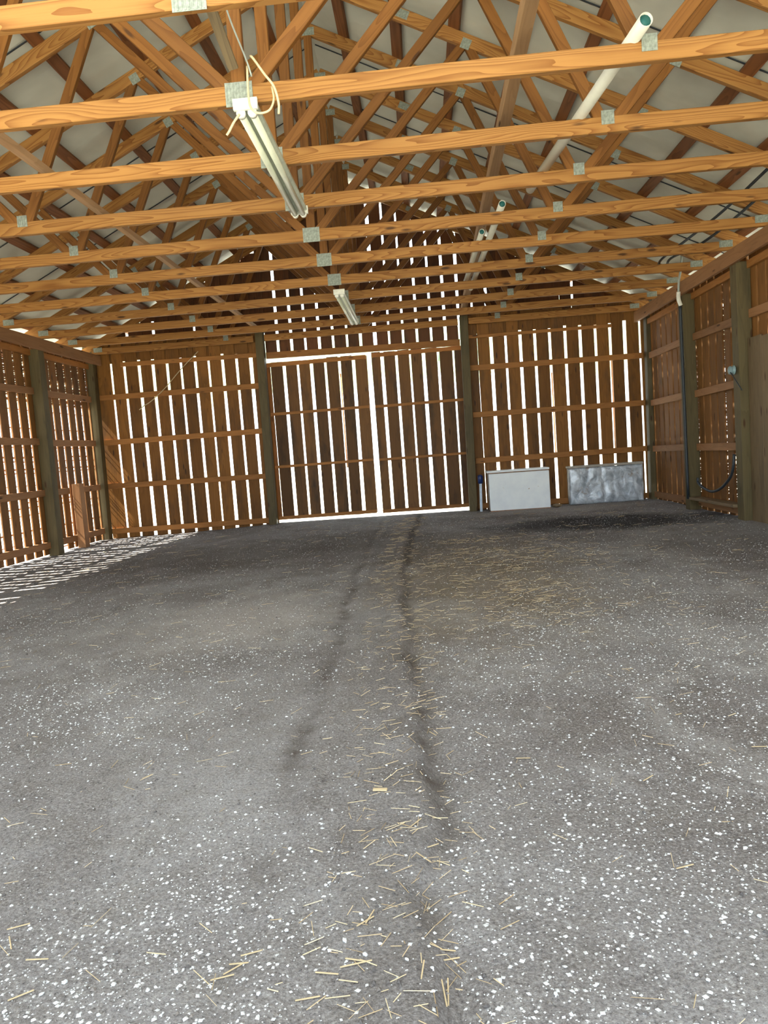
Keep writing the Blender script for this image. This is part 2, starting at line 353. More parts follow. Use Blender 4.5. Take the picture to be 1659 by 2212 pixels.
def straw_mesh(name, count, dens, lmin, lmax, wd):
    vs, fs = [], []; k = 0; tries = 0
    while k < count and tries < count * 10:
        tries += 1
        y = 0.6 + 8.6 * rnd.random(); a, b_ = in_view(y); x = rnd.uniform(max(-3.6, a), min(3.6, b_))
        if rnd.random() > dens(x, y): continue
        L = rnd.uniform(lmin, lmax) / 2 * (1 + 0.28 * max(0, y - 2)); an = rnd.gauss(0.15, 0.9); ca, sa = math.cos(an), math.sin(an); ww = rnd.uniform(0.6, 1.3) * wd * (1 + 0.2 * max(0, y - 3))
        zc = fz(x, y) + 0.004; dz = rnd.uniform(-0.004, 0.006); base = len(vs)
        for sx, dd in ((-1, -dz), (1, dz)):
            for py, pz in ((-1, -.5), (1, -.5), (0, .9)):
                vs.append((x + sx * L * ca - py * ww * sa, y + sx * L * sa + py * ww * ca, zc + dd + pz * ww))
        fs += [(base, base + 1, base + 2), (base + 3, base + 5, base + 4), (base, base + 3, base + 4, base + 1), (base + 1, base + 4, base + 5, base + 2), (base + 2, base + 5, base + 3, base)]; k += 1
    return mesh_from(name, vs, fs, 'straw')
def dens_s(x, y):
    v = 0.03
    if 0.55 < x < 2.4 and 3.3 < y < 6.8: v += 0.75 * max(0, 1 - abs(x - 1.15) / 1.0) * (0.6 + 0.8 * noise.noise(Vector((x * 2, y * 2, 0))))
    if abs(x - lerp_path(RUT, y) + 0.04) < 0.16: v += 0.33
    return v
o = link('loose_straw', straw_mesh('loose_straw', 2800, dens_s, 0.012, 0.05, 0.0007), None, floor); o['kind'] = 'stuff'
# larger stones and stalks, one by one
ROCKS = []
for s in range(6):
    vs, fs = rock_template(1, s + 20)
    me = mesh_from('stone', [Vector((v.x, v.y * 0.8, v.z * 0.55)) * 0.0048 for v in vs], fs, 'gravel', False); ROCKS.append(me)
def fxy(u, v):
    """pixel of the photo -> point on the floor"""
    r = rt * ((u - 829.5) / 1534.5) + fw - up * ((v - 1106) / 1534.5); t = -0.8664 / r.z
    return 0.7162 + r.x * t, r.y * t
big = [(745, 2040, 1.3), (790, 2070, 1.2), (712, 1910, .9), (430, 1828, 1.2), (165, 1862, 1.0), (627, 1838, 1.2), (673, 1842, 1.1), (716, 1833, .9), (718, 1755, 1.1), (704, 1915, 1.0),
       (835, 1888, .9), (620, 2020, 1), (1230, 1778, 1.3), (1171, 1778, .9), (1582, 1764, 1.1), (1225, 1660, .9), (1196, 1398, 1.3), (1137, 1435, 1.1), (1041, 1376, 1), (900, 1411, 1),
       (1500, 2060, 1.2), (1640, 1985, 1.2), (1530, 2120, 1), (1335, 2050, .9), (140, 2120, 1.2), (245, 2127, 1.2), (320, 2145, .9), (380, 2100, 1), (90, 2145, 1), (65, 2005, 1.0), (280, 1975, .8),
       (880, 2090, .9), (925, 1955, .9), (932, 1965, .8), (985, 2040, .9), (965, 1830, 1), (975, 1830, 1.1), (985, 1845, .9), (1000, 1790, .9), (1090, 1700, .9), (1400, 1640, .9), (1450, 1780, 1.2), (1300, 1900, 1.1), (1380, 1985, 1), (1120, 1960, 1.1), (1080, 2120, 1.1), (1200, 2150, 1), (560, 2160, 1), (480, 1960, .9), (350, 1900, .9)]
for i in range(110):
    big.append((rnd.uniform(10, 1650), rnd.uniform(1500, 2200), rnd.uniform(0.45, 0.95)))
for (u, v, s) in big:
    x, y = fxy(u, v); me = rnd.choice(ROCKS)
    link('stone', me, None, floor, Matrix.Translation((x, y, fz(x, y) + 0.002)) @ Matrix.Rotation(rnd.uniform(0, 6.28), 4, 'Z') @ Matrix.Scale(s, 4))
STALK = [beam_mesh(L, 0.0024, 0.0016, 'straw') for L in (0.026, 0.040, 0.055)]
for (u, v, a, li) in [(770, 2085, -0.35, 1), (770, 2093, .15, 2), (707, 2113, -.2, 1), (665, 2162, .1, 1), (960, 2048, -.3, 1), (968, 2068, .15, 1), (915, 1860, -1.0, 2), (40, 2003, .4, 1), (22, 2036, -1.0, 1),
                      (80, 2072, .05, 1), (45, 2148, .5, 1), (810, 1527, .8, 1), (905, 1527, .5, 2), (915, 1445, .05, 2), (900, 1350, .1, 2), (925, 1300, .1, 2), (893, 1345, 1.5, 2), (800, 1990, 1.2, 1), (790, 2000, .7, 1),
                      (900, 1790, .9, 1), (930, 1830, .4, 1), (1400, 1680, .6, 1), (1130, 1635, 0, 1), (1640, 1610, -.1, 1), (1480, 1876, .3, 1), (935, 1583, -1.1, 1), (1465, 1540, .4, 0), (915, 2120, 1.4, 1), (960, 2150, -1.5, 2), (968, 2140, 1.5, 2), (545, 2062, .3, 1), (520, 2080, .1, 1), (505, 2090, .7, 1), (480, 2110, .2, 1),
                      (1040, 1290, .05, 2), (1130, 1330, .08, 2), (980, 1245, .1, 2), (1200, 1260, 0, 2), (1100, 1210, .05, 2), (1330, 1215, .2, 2), (1000, 1380, .2, 1), (950, 1410, .1, 1)]:
    x, y = fxy(u, v)
    link('straw_stalk', STALK[li], None, floor, Matrix.Translation((x, y, fz(x, y) + 0.004)) @ Matrix.Rotation(a + .05, 4, 'Z') @ Matrix.Rotation(rnd.uniform(-.06, .06), 4, 'Y'))

# ------------------------------------------------------------------ roof
ceiling = empty('ceiling', (0, 0, 0)); ceiling['kind'] = 'structure'; ceiling['label'] = 'pale sheet roof on dark purlins above the trusses'
XE = 4.22; RY0, RY1 = 0.15, 10.15
def roof_sheet(side, y0, y1):
    # profile across Y with raised ribs
    pr = [(y0, 0.0)]; n = 3; pw = (y1 - y0) / n
    for i in range(n):
        a = y0 + i * pw; m_ = a + pw
        pr += [(a + pw * .3, 0.003), (a + pw * .7, 0.003), (m_ - 0.0001, 0.0)] if i < n - 1 else [(a + pw * .5, 0.004), (m_ - 0.03, 0.0), (m_ - 0.02, 0.012), (m_ - 0.006, 0.012), (m_ + 0.018, 0.003)]
    vs, fs = [], []; xs = [0.0 + (XE) * k / 6 for k in range(7)]; np_ = len(pr)
    for t in (0, 0.0015):
        for xi, x in enumerate(xs):
            for (y, dz) in pr: vs.append((side * x, y, ztop(x) + 0.046 + 0.042 + dz + t))
    m_ = len(xs) * np_
    for i in range(len(xs) - 1):
        for j in range(np_ - 1):
            a, b_, c_, d_ = i * np_ + j, i * np_ + j + 1, (i + 1) * np_ + j + 1, (i + 1) * np_ + j
            fs.append((a, b_, c_, d_)); fs.append((a + m_, d_ + m_, c_ + m_, b_ + m_))
    return mesh_from('roof_sheet', vs, fs, 'roof')
yy = RY0; k = 0
while yy < RY1 - 0.1:
    y1 = min(yy + 0.91, RY1)
    for side in (-1, 1):
        link('roof_sheet', roof_sheet(side, yy, y1), None, ceiling)
        zc = 0.046 + 0.038 + 0.001
        member('seam_strip', (side * 0.02, y1 - .012, ztop(.02) + zc), (side * 4.2, y1 - .012, ztop(4.2) + zc), 0.006, 0.012, 'black', ceiling, yhint=(side * SL / SN, 0, 1 / SN))
    yy = y1
for side in (-1, 1):
    for x in (0.30, 0.73, 1.15, 1.59, 2.02, 2.45, 2.875, 3.30, 3.74, 4.12):
        zc = ztop(x) + 0.046 + 0.019; nrm = (side * SL / SN, 0, 1 / SN)
        member('purlin', (side * x, RY0 + .04, zc), (side * x, RY1 - .04, zc), 0.036, 0.085, 'purlin', ceiling, yhint=nrm)
CAPX = 0
cap = mesh_from('ridge_cap', [(-.18, RY0, ztop(.18) + .125), (0, RY0, ZP + .13), (.18, RY0, ztop(.18) + .125), (-.18, RY1, ztop(.18) + .125), (0, RY1, ZP + .13), (.18, RY1, ztop(.18) + .125)], [(0, 1, 4, 3), (1, 2, 5, 4)], 'roof')
link('ridge_cap', cap, None, ceiling)

# ------------------------------------------------------------------ trusses
def plate_mesh(wd, ht, key):
    """toothed plate: thin plate with rows of slots pressed in; faces -Y"""
    vs, fs = [], []
    def bx(x0, x1, z0, z1, y0, y1):
        b_ = len(vs)
        vs.extend([(x0, y0, z0), (x1, y0, z0), (x1, y0, z1), (x0, y0, z1), (x0, y1, z0), (x1, y1, z0), (x1, y1, z1), (x0, y1, z1)])
        fs.extend([tuple(b_ + i for i in f) for f in ((0, 1, 2, 3), (5, 4, 7, 6), (4, 0, 3, 7), (1, 5, 6, 2), (3, 2, 6, 7), (4, 5, 1, 0))])
    bx(-wd / 2, wd / 2, -ht / 2, ht / 2, -0.0012, 0.0012)
    nx = max(3, int(wd / 0.013)); 
    for i in range(nx):
        x = -wd / 2 + wd * (i + .5) / nx
        bx(x - wd / nx * .22, x + wd / nx * .22, -ht / 2 + .004, ht / 2 - .004, -0.0026, -0.0012)
    return mesh_from('nail_plate', vs, fs, 'plate')
PL_C = plate_mesh(0.125, 0.105, 'c'); PL_S = plate_mesh(0.068, 0.072, 's'); PL_L = plate_mesh(0.12, 0.06, 'l')
C0 = CB + CD / 2
def make_truss(split):
    r = empty('roof_truss', (0, 0, CB))
    tc_ = 0.038
    if split:
        for a, b_ in ((-3.69, -1.45), (-1.30, 1.30), (1.44, 3.69)): member('bottom_chord', (a, 0, C0), (b_, 0, C0), tc_, CD, 'pine', r)
    else:
        member('bottom_chord', (-3.78, 0, C0), (0.0, 0, C0), tc_, CD, 'pine', r, bow=-0.004)
        member('bottom_chord', (0.0, 0, C0), (3.78, 0, C0), tc_, CD, 'pine', r, bow=0.006)
    for s in (-1, 1):
        member('top_chord', (0, 0, ZP), (s * 4.2, 0, ztop(4.2)), tc_, 0.088, 'pine', r)
        ww, wt = 0.062, 0.034
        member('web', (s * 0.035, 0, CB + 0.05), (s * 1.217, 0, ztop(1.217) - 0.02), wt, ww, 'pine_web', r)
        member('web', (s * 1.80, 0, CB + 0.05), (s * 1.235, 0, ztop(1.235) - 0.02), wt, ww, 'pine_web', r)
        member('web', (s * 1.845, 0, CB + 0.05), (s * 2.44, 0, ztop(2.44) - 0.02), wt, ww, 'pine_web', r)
        py = -0.0205
        def pl(me, x, z, rot=0.0):
            link('nail_plate', me, None, r, Matrix.Translation((x, py, z)) @ Matrix.Rotation(rot, 4, 'Y'))
        pl(PL_S, s * 1.822, CB + 0.082); pl(PL_S, s * 1.225, ztop(1.225) - 0.03, s * math.atan(SL)); pl(PL_S, s * 2.45, ztop(2.45) - 0.03, s * math.atan(SL))
        pl(PL_L, s * 3.60, CB + 0.06)
    link('nail_plate', PL_L, None, r, Matrix.Translation((0.77, -0.0205, ztop(.77) + .005)) @ Matrix.Rotation(math.atan(SL), 4, 'Y'))
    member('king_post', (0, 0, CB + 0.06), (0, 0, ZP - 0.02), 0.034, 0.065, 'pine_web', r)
    if not split: link('nail_plate', PL_C, None, r, Matrix.Translation((0, -0.0205, CB + 0.042)))
    link('nail_plate', PL_L, None, r, Matrix.Translation((0, -0.0205, ZP - 0.03)))
    return r
LAB = ['nearest roof truss, pine chord cutting the top left corner of the view',
       'second roof truss from the camera, the long light hangs from its centre plate',
       'third roof truss from the camera, crossing above the middle of the near light',
       'fourth roof truss from the camera, above the far end of the near light',
       'fifth roof truss from the camera, first one past the near light',
       'sixth roof truss from the camera, bright galvanised plate at mid span',
       'seventh roof truss from the camera, the last before the short far light',
       'eighth roof truss from the camera, near end of the far light on its plate',
       'ninth roof truss from the camera, crossing above the far light',
       'tenth roof truss from the camera, the last full chord before the gable',
       'rear gable truss against the back wall, bottom chord cut between the posts']
def copy_tree(o, parent=None):
    c = o.copy(); COL.objects.link(c); c.parent = parent
    for ch in list(o.children): copy_tree(ch, c)
    return c
proto = make_truss(False)
for i in range(NT):
    if i == NT - 1: t = make_truss(True)
    else: t = proto if i == 0 else copy_tree(proto)
    t.location = (0, YT[i] + 0.019, CB)
    tag(t, LAB[i], 'roof truss', 'pine roof trusses spanning the barn')

# long braces
def lone(name, p0, p1, w_, d_, mat, label, cat, group=None, yhint=(0, 1, 0)):
    o = member(name, p0, p1, w_, d_, mat, None, yhint=yhint); return tag(o, label, cat, group)
lone('diagonal_brace', (1.38, 9.60, 2.665), (1.36, 3.05, 2.955), 0.092, 0.036, 'brace', 'long grey-brown brace running back over the chords to the right door post', 'brace', 'long braces over the truss chords', (1, 0, 0.5))
lone('diagonal_brace', (-1.38, 9.60, 2.655), (-1.385, 3.3, 2.665), 0.072, 0.036, 'brace', 'long pale brace running back over the chords to the left door post', 'brace', 'long braces over the truss chords', (1, 0, -0.3))
lone('diagonal_board', (-0.03, 3.02, 2.75), (-0.005, 3.27, 2.612), 0.045, 0.02, 'dark_board', 'short blackened board slanting up from the second truss centre plate', 'board', None, (1, 0, 0.2))

# ------------------------------------------------------------------ back wall
wall_back = empty('wall_back', (0, YB, 0)); wall_back['kind'] = 'structure'; wall_back['label'] = 'back wall of spaced vertical planks on girts, daylight in every gap'
gL = [-3.747, -3.505, -3.318, -3.115, -2.921, -2.718, -2.522, -2.325, -2.134, -1.938, -1.741, -1.541]
gR = [1.548, 1.738, 1.935, 2.13, 2.327, 2.521, 2.721, 2.920, 3.115, 3.314, 3.507, 3.699]
def vplank(x0, x1, z0, z1, y, mat, parent, name='plank', th=0.02):
    jx = rnd.uniform(-.006, .006); jt = rnd.uniform(-.004, .004)
    return member(name, ((x0 + x1) / 2 + jx + jt, y + rnd.uniform(-.0015, .0015), z0), ((x0 + x1) / 2 + jx - jt, y, z1), th, (x1 - x0), mat, parent, yhint=(0, 1, 0))
def bay(gaps, xa, xb, z0, z1, y, mat, parent, gw=0.038, narrow=()):
    ed = [xa] + list(gaps) + [xb]
    for i in range(len(ed) - 1):
        l = ed[i] + (0 if i == 0 else (0.008 if (i - 1) in narrow else gw / 2) + rnd.uniform(-.004, .004))
        r_ = ed[i + 1] - (0 if i == len(ed) - 2 else (0.008 if i in narrow else gw / 2) + rnd.uniform(-.004, .004))
        if r_ - l > 0.03: vplank(l, r_, z0 + rnd.uniform(-.01, .01), z1 + rnd.uniform(-.03, .015), y, mat, parent)
bay(gL, -3.86, -1.34, -0.06, 2.64, YB + 0.01, 'plank', wall_back, narrow=(0,))
bay(gR, 1.34, 3.86, -0.03, 2.64, YB + 0.01, 'plank', wall_back, narrow=(0,))
for gs in (gL, gR):
    for gx in gs: vplank(gx - 0.085, gx + 0.085, 2.385 + rnd.uniform(-.03, .015), 2.68, YB + 0.0315, 'plank', wall_back)
# gable planks, outer layer; a few stop short of the roof and leave bright slits along the rake
gg = [0.178 + 0.1905 * k for k in range(-20, 21)]
slits = [(0.1, 0.3), (0.88, 1.06), (1.1, 1.2), (2.7, 2.92), (3.48, 3.68), (-1.55, -1.3), (-1.75, -1.6), (-2.35, -2.1), (-2.9, -2.65), (-3.3, -3.1), (-3.7, -3.5), (-.3, -.15)]
for a, b_ in zip(gg, gg[1:]):
    m_ = (a + b_) / 2
    if abs(m_) > 3.8: continue
    l, r_ = a + 0.018 + rnd.uniform(-.004, .004), b_ - 0.018 + rnd.uniform(-.004, .004)
    wide = abs(m_) > 1.45 and rnd.random() < 0.45
    if wide: r_ += 0.04
    z0 = 2.29 if abs(m_) < 1.35 else 2.60 + rnd.uniform(-.02, .02)
    hi = max(abs(l), abs(r_)); low = any(p <= m_ <= q for p, q in slits)
    zt = ztop(hi) + (0.045 if low else 0.078)
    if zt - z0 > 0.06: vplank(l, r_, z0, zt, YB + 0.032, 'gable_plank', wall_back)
for gx in gg:                                            # battens over some of the gable gaps
    if abs(gx) > 3.5: continue
    zt = ztop(abs(gx) + .05) + 0.03; z0 = None
    if -1.05 < gx < 0.08: z0 = 3.22 + rnd.uniform(-.1, .1)
    elif gx < -1.2: z0 = rnd.choice((2.62, 2.62, 2.62, 2.9))
    elif gx > 1.4: z0 = rnd.choice((2.62, 2.85, 3.0, 9)) 
    if z0 is not None and z0 < zt - .05: member('batten', (gx, YB + 0.014, z0), (gx, YB + 0.014, zt), 0.014, 0.07, 'gable_plank', wall_back)
for xa, xb in ((-3.72, -1.45), (1.435, 3.72)):
    for z in (0.05, 0.675, 1.295, 1.915):
        member('girt', (xa, YB - 0.022, z + rnd.uniform(-.008, .008)), (xb, YB - 0.022, z + rnd.uniform(-.008, .008)), 0.038, 0.074, 'girt', wall_back)
member('girt', (-3.36, YB - 0.022, 2.345), (-1.45, YB - 0.022, 2.325), 0.038, 0.058, 'girt', wall_back)
member('girt', (1.43, YB - 0.022, 2.335), (3.33, YB - 0.022, 2.335), 0.038, 0.042, 'girt', wall_back)
member('header', (-1.32, YB - 0.022, 2.305), (1.32, YB - 0.022, 2.275), 0.038, 0.085, 'girt', wall_back)
for x, h_, w_ in ((-3.765, 2.62, 0.13), (-1.385, 2.62, 0.105), (1.367, 2.60, 0.105), (3.79, 2.62, 0.12)):
    member('post', (x - .012, YB - 0.10, -0.12), (x + .012, YB - 0.10, h_), 0.115, w_, 'post', wall_back)

# double doors outside the middle bay
gDl = [-1.30, -1.108, -0.916, -0.727, -0.534, -0.34, -0.149]; gDr = [0.25, 0.446, 0.636, 0.822, 1.02, 1.227]
for name, gaps, xa, xb, rx, lab in (('door_1', gDl, -1.36, 0.035, (-1.36, 0.03), 'left barn door leaf of dark planks, its top edge sagging'), ('door_2', gDr, 0.11, 1.40, (0.115, 1.40), 'right barn door leaf of dark planks with wide bright gap at its left')):
    dr = empty(name, ((xa + xb) / 2, YB + 0.07, 0.04)); dr['kind'] = 'structure'; dr['label'] = lab
    top = 2.225 if name == 'door_1' else 2.245
    bay(gaps, xa, xb, 0.045, top, YB + 0.085, 'door_plank', dr, gw=0.036, narrow=(0,) if name == 'door_1' else ())
    for z, hh in ((top - 0.035, 0.055), (1.515, 0.038), (0.785, 0.036), (0.068, 0.048)):
        member('door_rail', (rx[0], YB + 0.055, z - .004), (rx[1], YB + 0.055, z + .004), 0.036, hh, 'girt', dr)
# ragged meeting edge and strap
# ------------------------------------------------------------------ side walls
def side_wall(name, s, lab, mat, gmat, gaps_narrow, lathden, lathr):
    wl = empty(name, (s * XW, 5, 0)); wl['kind'] = 'structure'; wl['label'] = lab
    inner = s * (XW - 0.04)
    y = YB - 0.03; z0 = -0.02
    r_ = random.Random(5 if s < 0 else 6)
    while y > YF:
        wdt = r_.uniform(0.135, 0.15); gap = r_.uniform(*gaps_narrow)
        zz = -0.02 if s > 0 else -0.05
        if s < 0 and 8.36 < y < 8.70: zz = 0.075          # short planks leave a bright hole by the stub post
        ob = member('plank', (s * (XW + 0.01), y - wdt / 2 + r_.uniform(-.004, .004), zz), (s * (XW + 0.01), y - wdt / 2, 2.44), 0.02, wdt, mat, wl, yhint=(1, 0, 0))
        y -= wdt + gap
    ys = [9.68, 8.22 if s < 0 else 8.16, 6.82, 5.4, 4.0, 2.6, 1.2]
    for k_, yp in enumerate(ys):
        if k_ == 0: continue                              # corner posts belong to the back wall
        member('post', (s * (XW - 0.07), yp - .01, -0.15), (s * (XW - 0.07), yp + .01, 2.36), 0.125, 0.125 if s < 0 else 0.135, 'post', wl, yhint=(1, 0, 0))
    ya = 9.60
    for yp in ys[1:] + [YF - .06]:
        for z in (0.065, 0.68, 1.28, 1.88):
            if s < 0 and z == 0.68 and ya > 9:
                member('girt', (s * (XW - 0.02), ya, z), (s * (XW - 0.02), 8.99, z), 0.038, 0.075, gmat, wl, yhint=(1, 0, 0))
                member('girt', (s * (XW - 0.02), 8.74, z), (s * (XW - 0.02), yp + .07, z), 0.038, 0.075, gmat, wl, yhint=(1, 0, 0)); continue
            member('girt', (s * (XW - 0.02), ya, z + r_.uniform(-.012, .012)), (s * (XW - 0.02), yp + .07, z + r_.uniform(-.012, .012)), 0.038, 0.078, gmat, wl, yhint=(1, 0, 0))
        ya = yp - .07
    member('top_plate', (s * (XW - 0.155), YB - 0.05, 2.413), (s * (XW - 0.155), YF, 2.413), 0.04, 0.135, 'side_girt', wl, yhint=(1, 0, 0))
    member('nailer', (s * (XW - 0.02), YB - 0.05, 2.33), (s * (XW - 0.02), YF, 2.33), 0.036, 0.07, 'girt', wl, yhint=(1, 0, 0))
    # thin laths outside the gaps
    vs, fs = [], []; z = -0.05
    while z < 2.4:
        hgt = r_.uniform(*lathr); x0 = s * (XW + 0.026); x1 = s * (XW + 0.031)
        dn = lathden(z)
        if r_.random() < dn:
            ya_ = YF; 
            while ya_ < YB:
                yb_ = min(YB, ya_ + r_.uniform(0.25, 0.7)); dz = r_.uniform(-.004, .004)
                if r_.random() < 0.9:
                    b_ = len(vs)
                    vs += [(x, yv, zv) for x in (x0, x1) for (yv, zv) in ((ya_, z + dz), (yb_, z + dz), (yb_, z + hgt + dz), (ya_, z + hgt + dz))]
                    fs += [tuple(b_ + i for i in f) for f in ((0, 1, 2, 3), (7, 6, 5, 4), (0, 4, 5, 1), (3, 2, 6, 7), (1, 5, 6, 2), (0, 3, 7, 4))]
                ya_ = yb_
        z += hgt + (r_.uniform(0.02, 0.075) if (s < 0 and z < 1.72) else r_.uniform(0.0, 0.004))
    o = link('lath_strips', mesh_from('lath_strips', vs, fs, 'lath'), None, wl); o['kind'] = 'stuff'
    return wl
wl = side_wall('wall_left', -1, 'left wall of vertical planks with striped sunlight in the gaps', 'side_plank', 'side_girt', (0.04, 0.055), lambda z: 0.6 if z < 1.72 else 1.0, (0.010, 0.022))
wr = side_wall('wall_right', 1, 'right wall of shaded vertical planks behind greenish posts', 'side_plank', 'side_girt', (0.03, 0.05), lambda z: 0.97 if z > .12 else 0.4, (0.012, 0.03))
member('stub_post', (-3.70, 8.86, -0.08), (-3.70, 8.86, 0.76), 0.10, 0.12, 'side_girt', wl, yhint=(1, 0, 0))
# grey sheathing over the near right bay, beyond post three
x0 = XW - 0.052
for k_ in range(6):
    ya = 6.74 - k_ * 0.26
    member('sheathing_board', (x0, ya - 0.128, -0.04), (x0, ya - 0.128, 1.66 + rnd.uniform(-.01, .01)), 0.018, 0.252, 'grey_panel', wr, yhint=(1, 0, 0))
member('sill_board', (XW - 0.10, 8.02, 0.128), (XW - 0.10, 6.9, 0.128), 0.13, 0.03, 'grey_panel', wr, yhint=(1, 0, 0))

# ------------------------------------------------------------------ fluorescent lights
def light(ya, yb, x, lab):
    r = empty('fluorescent_light', (x, ya, CB))
    zt = CB - 0.004
    vs = []; hw = 0.05
    prof = [(-hw, 0), (-hw, -0.018), (-0.018, -0.030), (0, -0.020), (0.018, -0.030), (hw, -0.018), (hw, 0)]
    vs = [(px, yv, pz) for yv in (0, yb - ya) for px, pz in prof]; n = len(prof)
    fs = [(i, i + 1, n + i + 1, n + i) for i in range(n - 1)] + [(n - 1, 0, n, 2 * n - 1), tuple(range(n))[::-1], tuple(range(n, 2 * n))]
    link('housing', mesh_from('housing', vs, fs, 'lamp_metal'), None, r, Matrix.Translation((x, ya, zt)))
    bx = beam_mesh(0.11, 0.02, 0.05, 'socket')
    p0_ = link('end_plate', bx, None, r, Matrix.Translation((x, ya - 0.006, zt - 0.012)))
    plates = (p0_, link('end_plate', bx, None, r, Matrix.Translation((x, yb + 0.004, zt - 0.014))))
    for s in (-1, 1):
        tube('lamp_tube', [(x + s * 0.026, ya + 0.03, zt - 0.046), (x + s * 0.026, yb - 0.03, zt - 0.046)], 0.0165, 'lamp_tube', r, 12)
        for yv in (ya + 0.012, yb - 0.012):
            tube('socket', [(x + s * 0.026, yv - 0.012, zt - 0.044), (x + s * 0.026, yv + 0.012, zt - 0.044)], 0.021, 'socket', plates[0 if yv < ya + .1 else 1], 10)
    return tag(r, lab, 'light', 'twin tube fluorescent lights under the trusses')
light(YT[1] - 0.02, 4.70, 0.03, 'long unlit twin-tube light nearest the camera, hung under the second truss')
light(7.08, 8.62, 0.01, 'small unlit twin-tube light far back, below the eighth truss plate')
# cream cable looping off the first light
ca = empty('loose_cable', (0.1, 3.28, 2.5))
tube('cable_loop', curve_pts([(0.075, 3.27, 2.655), (0.09, 3.25, 2.635), (0.136, 3.24, 2.56), (0.175, 3.235, 2.50), (0.190, 3.235, 2.43), (0.186, 3.24, 2.385)]), 0.0055, 'wire', ca)
tube('cable_loop', curve_pts([(0.055, 3.28, 2.62), (0.052, 3.27, 2.50), (0.062, 3.25, 2.43), (0.095, 3.24, 2.398), (0.145, 3.24, 2.405), (0.168, 3.25, 2.455), (0.16, 3.27, 2.52)]), 0.005, 'wire', ca)
tube('cable_end', curve_pts([(0.005, 3.27, 2.415), (-0.02, 3.26, 2.38), (-0.045, 3.25, 2.335), (-0.056, 3.25, 2.322)]), 0.0055, 'wire', ca)
tube('dark_cable', curve_pts([(0.03, 3.0, 2.78), (0.035, 3.1, 2.72), (0.06, 3.25, 2.63), (0.07, 3.29, 2.58)]), 0.004, 'conduit', ca)
tag(ca, 'cream electric cable looping off the near end of the closest light', 'cable')

# ------------------------------------------------------------------ plastic pipes lying on the chords
def pipe(p0, p1, r, lab):
    p0 = Vector(p0); p1 = Vector(p1); rr = empty('plastic_pipe', p0); n = 16
    t = (p1 - p0).normalized(); u = (Vector((0, 0, 1)) - t * t.z).normalized(); v = t.cross(u); vs = []; fs = []
    for rad in (r, r * .88):
        for p in (p0, p1): vs += [p - p0 + u * rad * math.cos(6.2832 * k / n) + v * rad * math.sin(6.2832 * k / n) for k in range(n)]
    for k in range(n):
        k2 = (k + 1) % n
        fs += [(k, k2, n + k2, n + k), (2 * n + k2, 2 * n + k, 3 * n + k, 3 * n + k2), (k2, k, 2 * n + k, 2 * n + k2), (n + k, n + k2, 3 * n + k2, 3 * n + k)]
    link('pipe_wall', mesh_from('pipe_wall', vs, fs, 'pvc', True), None, rr, Matrix.Translation(p0))
    tube('bore_shade_disc', [p0 + t * 0.012, p0 + t * 0.03], r * .87, 'pvc_in', rr, 12)  # dark disc coloured as the shaded inside of the open pipe
    return tag(rr, lab, 'pipe', 'white plastic pipes lying on the truss chords')
pipe((1.772, 3.20, CB + CD + .0305), (1.575, 5.10, CB + CD + .0305), 0.030, 'longest white plastic pipe at upper right, dark green bore facing the camera')
pipe((1.41, 5.33, CB + CD + .027), (1.365, 8.0, CB + CD + .027), 0.026, 'white plastic pipe beside the right brace, further back than the large one')
pipe((1.315, 5.95, CB + CD + .024), (1.285, 7.7, CB + CD + .024), 0.023, 'thin white pipe squeezed between the right brace and another pipe')

# ------------------------------------------------------------------ wiring on the right
for k_, (dx, dz, lab) in enumerate(((0, 0.02, 'upper black cable sagging along the right eave over the chords'), (0.09, -0.05, 'lower black cable sagging along the right eave beside another'))):
    tag(tube('electric_cable', curve_pts([(3.42 + dx, 5.6, 2.75 + dz), (3.36 + dx, 6.3, 2.66 + dz), (3.30 + dx, 6.9, 2.62 + dz), (3.22 + dx, 7.4, 2.59), (3.30 + dx, 7.75 + .04 * k_, 2.585)]), 0.012, 'black', n=8), lab, 'cable', 'black cables over the right eave')
cn = empty('conduit', (3.60, 8.05, 2.3))
tube('conduit_pipe', curve_pts([(3.56, 7.80, 2.70), (3.57, 7.88, 2.56), (3.575, 7.95, 2.47), (3.585, 8.0, 2.36)]), 0.012, 'conduit', cn)
tube('conduit_sleeve', curve_pts([(3.585, 8.0, 2.37), (3.59, 8.02, 2.30), (3.615, 8.03, 2.23)]), 0.022, 'socket', cn)
tube('conduit_drop', curve_pts([(3.615, 8.05, 2.24), (3.62, 8.06, 1.9), (3.625, 8.06, 1.2), (3.63, 8.06, 0.12)]), 0.016, 'black', cn)
tag(cn, 'grey conduit bending down the second post of the right wall', 'conduit')
ins = empty('wire_insulator', (3.60, 6.83, 1.40))
def lathe(name, prof, mat, parent, c, axis='X', n=16):
    vs = []; fs = []
    for a, r in prof:
        for k in range(n):
            an = 6.2832 * k / n; vs.append((a, r * math.cos(an), r * math.sin(an)) if axis == 'X' else (r * math.cos(an), r * math.sin(an), a))
    m_ = len(prof)
    for i in range(m_ - 1):
        for k in range(n): fs.append((i * n + k, i * n + (k + 1) % n, (i + 1) * n + (k + 1) % n, (i + 1) * n + k))
    fs.append(tuple(range(n))[::-1]); fs.append(tuple((m_ - 1) * n + k for k in range(n)))
    me = mesh_from(name, vs, fs, mat, True); return link(name, me, None, parent, Matrix.Translation(c))
lathe('insulator_body', [(0, 0.018), (-0.012, 0.045), (-0.022, 0.042), (-0.03, 0.026), (-0.045, 0.04), (-0.055, 0.036), (-0.062, 0.012)], 'ceramic', ins, (3.653, 6.83, 1.40))
tube('wire_tail', curve_pts([(3.60, 6.83, 1.40), (3.60, 6.76, 1.34), (3.61, 6.68, 1.26), (3.625, 6.64, 1.20)]), 0.0045, 'black', ins)
